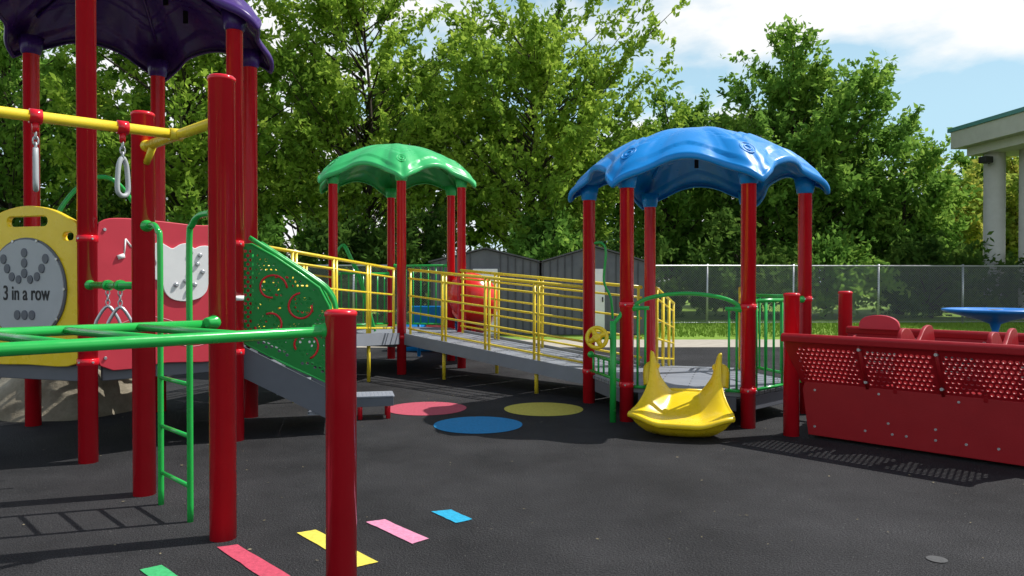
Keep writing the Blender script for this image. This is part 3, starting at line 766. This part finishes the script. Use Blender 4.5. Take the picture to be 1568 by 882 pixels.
# ------------------------------------------------------------------ sheds
SHED = rough_mat('shed_siding', (.10, .107, .122), (.14, .147, .163), 2.2, rough=.6, bump=.05); SROOF = rough_mat('shed_roof', (.07, .07, .075), (.13, .13, .14), 20)
SRIB = rough_mat('shed_rib', (.055, .058, .066), (.08, .084, .094), 2.2, rough=.6, bump=.05)
for k, (x0, x1, yy, nm) in enumerate(((-1.95, .66, 18.0, 'storage_shed'), (.72, 3.25, 18.0, 'storage_shed.001'))):
    g = grp(nm, ((x0+x1)/2, yy+1.4, 0)); xm = (x0+x1)/2; ev = 1.74; ap = 2.06+.05*k; dp = 2.8
    V = [(x0, yy, 0), (x1, yy, 0), (x1, yy, ev), (xm, yy, ap), (x0, yy, ev), (x0, yy+dp, 0), (x1, yy+dp, 0), (x1, yy+dp, ev), (xm, yy+dp, ap), (x0, yy+dp, ev)]
    mesh_obj('walls', V, [(0, 1, 2, 3, 4), (9, 8, 7, 6, 5), (1, 6, 7, 2), (5, 0, 4, 9)], SHED, g)
    n = 14
    for i in range(n+1):
        x = x0+.03+(x1-x0-.06)*i/n
        if abs(x-xm) < .36: continue
        top = ev+(ap-ev)*(1-abs(x-xm)/((x1-x0)/2))-.03
        box('siding_rib', (x, yy-.008, top/2), (.026, .016, top), SRIB, g, 0, 0)
    for i in range(14):
        y = yy+.1+2.6*i/13; box('siding_rib', (x0-.008, y, ev/2), (.016, .022, ev), SRIB, g, 0, 0)
    for sx, xe in ((-1, x0), (1, x1)):
        xo = xe+sx*.06; zo = ev-(ap-ev)*.06/((x1-x0)/2)
        V = [(xm, yy-.09, ap+.015), (xo, yy-.09, zo+.015), (xo, yy+dp+.06, zo+.015), (xm, yy+dp+.06, ap+.015)]
        V += [(a, b, c+.035) for a, b, c in V]
        mesh_obj('roof_slope', V, [(0, 1, 2, 3), (7, 6, 5, 4), (0, 4, 5, 1), (1, 5, 6, 2), (2, 6, 7, 3), (3, 7, 4, 0)], SROOF, g)
    box('door', (xm, yy-.02, .80), (.60 if k == 0 else .50, .04, 1.58), WHITE, g)
    box('door_handle', (xm+.2, yy-.055, .85), (.03, .03, .12), BLACK, g)
    for dx in (-.33, .33): box('door_trim', (xm+dx*(1 if k == 0 else .84), yy-.018, .81), (.05, .036, 1.62), SHED, g)

# ------------------------------------------------------------------ fence
gf = grp('chain_link_fence', (0, 22, 0)); fy = lambda x: 22+.045*x
WIRE = paint('fence_wire', (.20, .21, .22), .4, metal=.5)
V = []; F = []; H = 1.74; s = .075; x = -26
wd = .003
while x < 24:
    for dr in (-1, 1):
        a = Vector((x, fy(x), .03)); b = Vector((x+dr*H, fy(x+dr*H), H)); o = len(V)
        for q in (a, b):
            V += [q+Vector((wd, 0, -wd*dr)), q+Vector((-wd, 0, wd*dr)), q+Vector((0, wd*1.5, 0))]
        F += [(o, o+1, o+4, o+3), (o+1, o+2, o+5, o+4), (o+2, o, o+3, o+5)]
    x += s
mesh_obj('mesh', V, F, WIRE, gf)
pp = [([(-26, fy(-26), H+.01), (24, fy(24), H+.01)], .022), ([(-26, fy(-26), .06), (24, fy(24), .06)], .006)]
x = -25.6
while x < 24: pp.append(([(x, fy(x)+.03, 0), (x, fy(x)+.03, H+.06)], .032)); x += 2.62
tubes('frame', pp, STEEL, gf, 10)

# ------------------------------------------------------------------ school building canopy
gsch = grp('school_entrance_canopy', (18, 25, 0))
TEAL = paint('teal_flashing', (.10, .27, .27), .4)
def prism(name, poly, z0, z1, mat, g):
    n = len(poly); V = [(x, y, z0) for x, y in poly]+[(x, y, z1) for x, y in poly]
    mesh_obj(name, V, [tuple(reversed(range(n))), tuple(range(n, 2*n))]+[(i, (i+1) % n, (i+1) % n+n, i+n) for i in range(n)], mat, g)
prism('fascia', [(16.55, 19), (30, 19), (30, 26.8), (15.75, 26.8)], 6.02, 6.62, STUCCO, gsch)
prism('roof_flashing', [(16.50, 18.93), (30.1, 18.93), (30.1, 26.9), (15.68, 26.9)], 6.625, 6.76, TEAL, gsch)
prism('soffit_beam', [(16.9, 19.4), (30, 19.4), (30, 26.5), (16.15, 26.5)], 5.72, 6.015, STUCCO, gsch)
for (x, y) in ((16.75, 25.9), (17.45, 25.1), (22, 25.9)):
    tube('column', [(x, y, 0), (x, y, .25), (x, y, .26), (x, y, 5.72)], [.36, .36, .33, .33], STUCCO, gsch, 32)
box('flood_light', (16.25, 25.6, 5.45), (.34, .3, .22), BLACK, gsch, .3, .02); tube('light_arm', [(16.25, 25.65, 5.5), (16.55, 25.8, 5.3)], .03, BLACK, gsch)

# ------------------------------------------------------------------ trees
def unit(a): return a/np.maximum(1e-6, np.linalg.norm(a, axis=-1, keepdims=True))
def make_tree(name, x, y, h, rx, rz, cz, nb, ntw, nl, mat, seed, leaf=.25, tr=.2, lean=(0, 0), tw=(.5, 1.15), zmin=-.85, upb=.35, extra=None, trunk=True):
    rng = np.random.default_rng(seed); g = grp(name, (x, y, 0))
    d = unit(rng.normal(size=(nb*3, 3))); d = d[d[:, 2] > zmin][:nb]; nb = len(d)
    rad = rng.uniform(.12, 1, nb)**.45*(1+rng.normal(0, .09, nb))
    E = np.stack([d[:, 0]*rx*rad+lean[0], d[:, 1]*rx*rad*.85+lean[1], cz+d[:, 2]*rz*rad], 1)
    if extra is not None:
        E = np.concatenate([E, np.array(extra, float)-np.array([x, y, 0])]); nb = len(E)
    E[:, 2] = np.maximum(E[:, 2], .5)
    hz = np.hypot(E[:, 0], E[:, 1])
    sz = np.clip(E[:, 2]-hz*rng.uniform(.5, 1.1, nb)-.4, min(.12*h, 1.2), .8*h)
    S0 = np.stack([lean[0]*sz/h, lean[1]*sz/h, sz], 1)
    Md = (S0+E)/2+np.stack([E[:, 0]*.12, E[:, 1]*.12, rng.uniform(-.1, .5, nb)], 1)
    t = rng.uniform(.22, 1, (nb, ntw))**.8; t = t[..., None]
    Pt = (1-t)**2*S0[:, None]+2*t*(1-t)*Md[:, None]+t*t*E[:, None]
    Tg = unit(2*(1-t)*(Md-S0)[:, None]+2*t*(E-Md)[:, None])
    td = unit(Tg*.6+rng.normal(size=Pt.shape)*.55+np.array([0, 0, upb])+unit(np.stack([E[:, 0], E[:, 1], 0*hz], 1))[:, None]*.15)
    ln = rng.uniform(*tw, (nb, ntw, 1))
    q = rng.uniform(0, 1, (nb, ntw, nl))[..., None]
    C_ = Pt[:, :, None]+td[:, :, None]*ln[:, :, None]*q+rng.normal(0, .085, (nb, ntw, nl, 3))
    C_[..., 2] -= .12*q[..., 0]**2
    ldv = unit(td[:, :, None]*.6+rng.normal(size=C_.shape)*.7+np.array([0, 0, -.15]))
    nv_ = unit(rng.normal(size=C_.shape)*.7+np.array([.35, -.25, .8]))
    sd = unit(np.cross(ldv, nv_)); sz_ = leaf*rng.uniform(.6, 1.2, C_.shape[:3])[..., None]
    C_ = C_.reshape(-1, 3); ldv = ldv.reshape(-1, 3); sd = sd.reshape(-1, 3); sz_ = sz_.reshape(-1, 1)
    n = len(C_)
    Q = np.stack([C_-ldv*sz_*.5, C_+sd*sz_*.24-ldv*sz_*.05, C_+ldv*sz_*.5, C_-sd*sz_*.24-ldv*sz_*.05], 1).reshape(-1, 3)
    Q[:, 2] = np.maximum(Q[:, 2], .05)
    me = bpy.data.meshes.new('foliage'); me.vertices.add(n*4); me.vertices.foreach_set('co', Q.ravel().astype('f'))
    me.loops.add(n*4); me.loops.foreach_set('vertex_index', np.arange(n*4, dtype='i'))
    me.polygons.add(n); me.polygons.foreach_set('loop_start', np.arange(0, n*4, 4, dtype='i'))
    try: me.polygons.foreach_set('loop_total', np.full(n, 4, dtype='i'))
    except Exception: pass
    me.update(calc_edges=True)
    at = me.attributes.new('rnd', 'FLOAT', 'FACE')
    br = np.repeat(rng.uniform(0, 1, nb), ntw*nl)
    at.data.foreach_set('value', (.55*rng.uniform(0, 1, n)+.45*br).astype('f'))
    me.materials.append(mat); ob = bpy.data.objects.new('foliage', me); COL.objects.link(ob); ob.parent = g
    if trunk:
        ps = []
        tp = [Vector((x+lean[0]*k*k+.22*math.sin(k*5+seed), y+lean[1]*k*k, h*.78*k)) for k in [i/8 for i in range(9)]]
        ps.append((tp, [tr*(1-.86*k/8)*(1.25 if k == 0 else 1) for k in range(9)]))
        for i in range(nb):
            pts = []
            for tt in (0, .25, .5, .75, 1):
                p = (1-tt)**2*S0[i]+2*tt*(1-tt)*Md[i]+tt*tt*E[i]; pts.append(Vector((x+p[0], y+p[1], p[2])))
            r0 = tr*(.34 if i % 4 == 0 else .18)
            ps.append((pts, [r0*(1-.88*k/4) for k in range(5)]))
        tubes('trunk_and_limbs', ps, BARK, g, 5)
    return g
make_tree('deciduous_tree', -18.5, 27.5, 14.5, 5.8, 6.6, 8.0, 125, 13, 20, LEAF_B, 1, tr=.2, leaf=.28)
make_tree('deciduous_tree.001', -11.5, 26.5, 15, 5.2, 6.9, 8.3, 130, 13, 20, LEAF_A, 2, tr=.17, leaf=.28)
make_tree('deciduous_tree.002', -5.6, 28.5, 15.2, 5.0, 6.6, 8.6, 130, 13, 20, LEAF_A, 5, tr=.17, leaf=.28)
ex = [(4.2, 27, 11.2), (5.2, 27.4, 11.9), (6.2, 27.5, 11.5), (4.8, 27, 10.2), (6.0, 28, 9.6), (3.2, 27.5, 11.8), (2.2, 28, 12.4), (5.6, 27, 8.4), (6.4, 27.4, 7.4)]
make_tree('deciduous_tree.003', .8, 28, 11.8, 4.9, 5.2, 6.9, 130, 13, 20, LEAF_A, 9, tr=.17, extra=ex, tw=(.6, 1.3), leaf=.28)
make_tree('deciduous_tree.004', 11.4, 30, 10.9, 5.0, 4.9, 6.3, 210, 14, 20, LEAF_B, 12, tr=.2, zmin=-.95, leaf=.30)
make_tree('deciduous_tree.005', 6.8, 32, 9.6, 3.6, 4.3, 5.2, 95, 12, 18, LEAF_B, 14, leaf=.30)
make_tree('deciduous_tree.006', 18.6, 33, 6.8, 3.1, 3.0, 3.6, 75, 12, 18, LEAF_Y, 15, leaf=.28)
make_tree('deciduous_tree.007', 23, 34, 7.6, 3.6, 3.5, 4.0, 85, 12, 18, LEAF_Y, 17, leaf=.28)
make_tree('deciduous_tree.008', 15.2, 29, 6.9, 2.6, 3.3, 3.5, 80, 12, 18, LEAF_B, 18, leaf=.28)
rr = random.Random(8)
for i, (x, y, h) in enumerate(((-25, 37, 15), (-18, 38, 15), (-11, 38, 14.5), (-4, 38, 14), (3, 38, 10.5), (9.5, 38, 9), (27, 40, 9))):
    make_tree('woodland_tree' + ('' if i == 0 else '.%03d' % i), x, y, h, 4.9, h*.47, h*.5, 65, 9, 14, LEAF_D if i % 2 else LEAF_B, 30+i, leaf=.55, tr=.2, zmin=-1)
for i, x in enumerate((-21, -17, -13.2, -9.5, -6, -2.6, .8, 4.2, 7.6, 11, 14.5, 18)):
    hh = rr.uniform(3.0, 4.4) if x < 9 else rr.uniform(2.2, 2.9)
    make_tree('hedge_shrub' + ('' if i == 0 else '.%03d' % i), x+rr.uniform(-.5, .5), 25.0+.045*x+rr.uniform(-.3, .8), hh, 2.3, hh*.52, hh*.5, 45, 10, 16, LEAF_D if i % 3 else LEAF_B, 60+i, leaf=.26, tr=.07, zmin=-1)

# ------------------------------------------------------------------ light, sky
el = math.radians(55); az = Vector((.955, .295, 0)).normalized()
sd = Vector((az.x*math.cos(el), az.y*math.cos(el), math.sin(el)))
sl_ = bpy.data.lights.new('sun', 'SUN'); sl_.energy = 5.0; sl_.angle = math.radians(.5); sl_.color = (1, .97, .92)
so = bpy.data.objects.new('sun', sl_); so.rotation_euler = sd.to_track_quat('Z', 'Y').to_euler(); so.location = (10, 3, 20); COL.objects.link(so)
w = bpy.data.worlds.new('World'); S.world = w; w.use_nodes = True; t = w.node_tree; t.nodes.clear()
o = N(t, 'ShaderNodeOutputWorld'); bg = N(t, 'ShaderNodeBackground'); bg.inputs[1].default_value = .12
sk = N(t, 'ShaderNodeTexSky', sky_type='NISHITA'); sk.sun_disc = False; sk.sun_elevation = el; sk.sun_rotation = math.atan2(az.x, az.y)
tc = N(t, 'ShaderNodeTexCoord'); mp = N(t, 'ShaderNodeMapping'); mp.inputs['Scale'].default_value = (1.3, 1.3, 3.0); mp.inputs['Location'].default_value = (.30, .1, .40)
n = N(t, 'ShaderNodeTexNoise'); n.inputs['Scale'].default_value = 2.4; n.inputs['Detail'].default_value = 9; n.inputs['Roughness'].default_value = .52
t.links.new(tc.outputs['Generated'], mp.inputs[0]); t.links.new(mp.outputs[0], n.inputs['Vector'])
sep = N(t, 'ShaderNodeSeparateXYZ'); t.links.new(tc.outputs['Generated'], sep.inputs[0])
hz = N(t, 'ShaderNodeMapRange'); hz.inputs[1].default_value = .20; hz.inputs[2].default_value = .65; hz.inputs[3].default_value = .80; hz.inputs[4].default_value = 0
t.links.new(sep.outputs[2], hz.inputs[0])
m1 = N(t, 'ShaderNodeMix', data_type='RGBA'); m1.inputs[7].default_value = (4.5, 7.0, 8.3, 1)
t.links.new(hz.outputs[0], m1.inputs[0]); t.links.new(sk.outputs[0], m1.inputs[6])
r = N(t, 'ShaderNodeValToRGB'); r.color_ramp.elements[0].position = .43; r.color_ramp.elements[1].position = .55; t.links.new(n.outputs['Fac'], r.inputs[0])
cm = N(t, 'ShaderNodeMapRange'); cm.inputs[1].default_value = .38; cm.inputs[2].default_value = .8; cm.inputs[3].default_value = 1; cm.inputs[4].default_value = .1
t.links.new(sep.outputs[2], cm.inputs[0])
ml = N(t, 'ShaderNodeMath', operation='MULTIPLY'); t.links.new(r.outputs[0], ml.inputs[0]); t.links.new(cm.outputs[0], ml.inputs[1])
mx = N(t, 'ShaderNodeMix', data_type='RGBA'); mx.inputs[7].default_value = (8.5, 8.6, 8.6, 1)
t.links.new(ml.outputs[0], mx.inputs[0]); t.links.new(m1.outputs[2], mx.inputs[6]); t.links.new(mx.outputs[2], bg.inputs[0]); t.links.new(bg.outputs[0], o.inputs[0])
S.view_settings.view_transform = 'Standard'; S.view_settings.look = 'None'; S.view_settings.exposure = 0
# ------------------------------------------------------------------ camera
cd_ = bpy.data.cameras.new('camera'); cd_.lens = 36*1141/1568; cd_.sensor_width = 36; cd_.clip_end = 3000; cd_.clip_start = .05
co = bpy.data.objects.new('camera', cd_); co.location = (0, 0, 1.3); co.rotation_euler = (math.radians(90-.55), 0, 0); COL.objects.link(co); S.camera = co
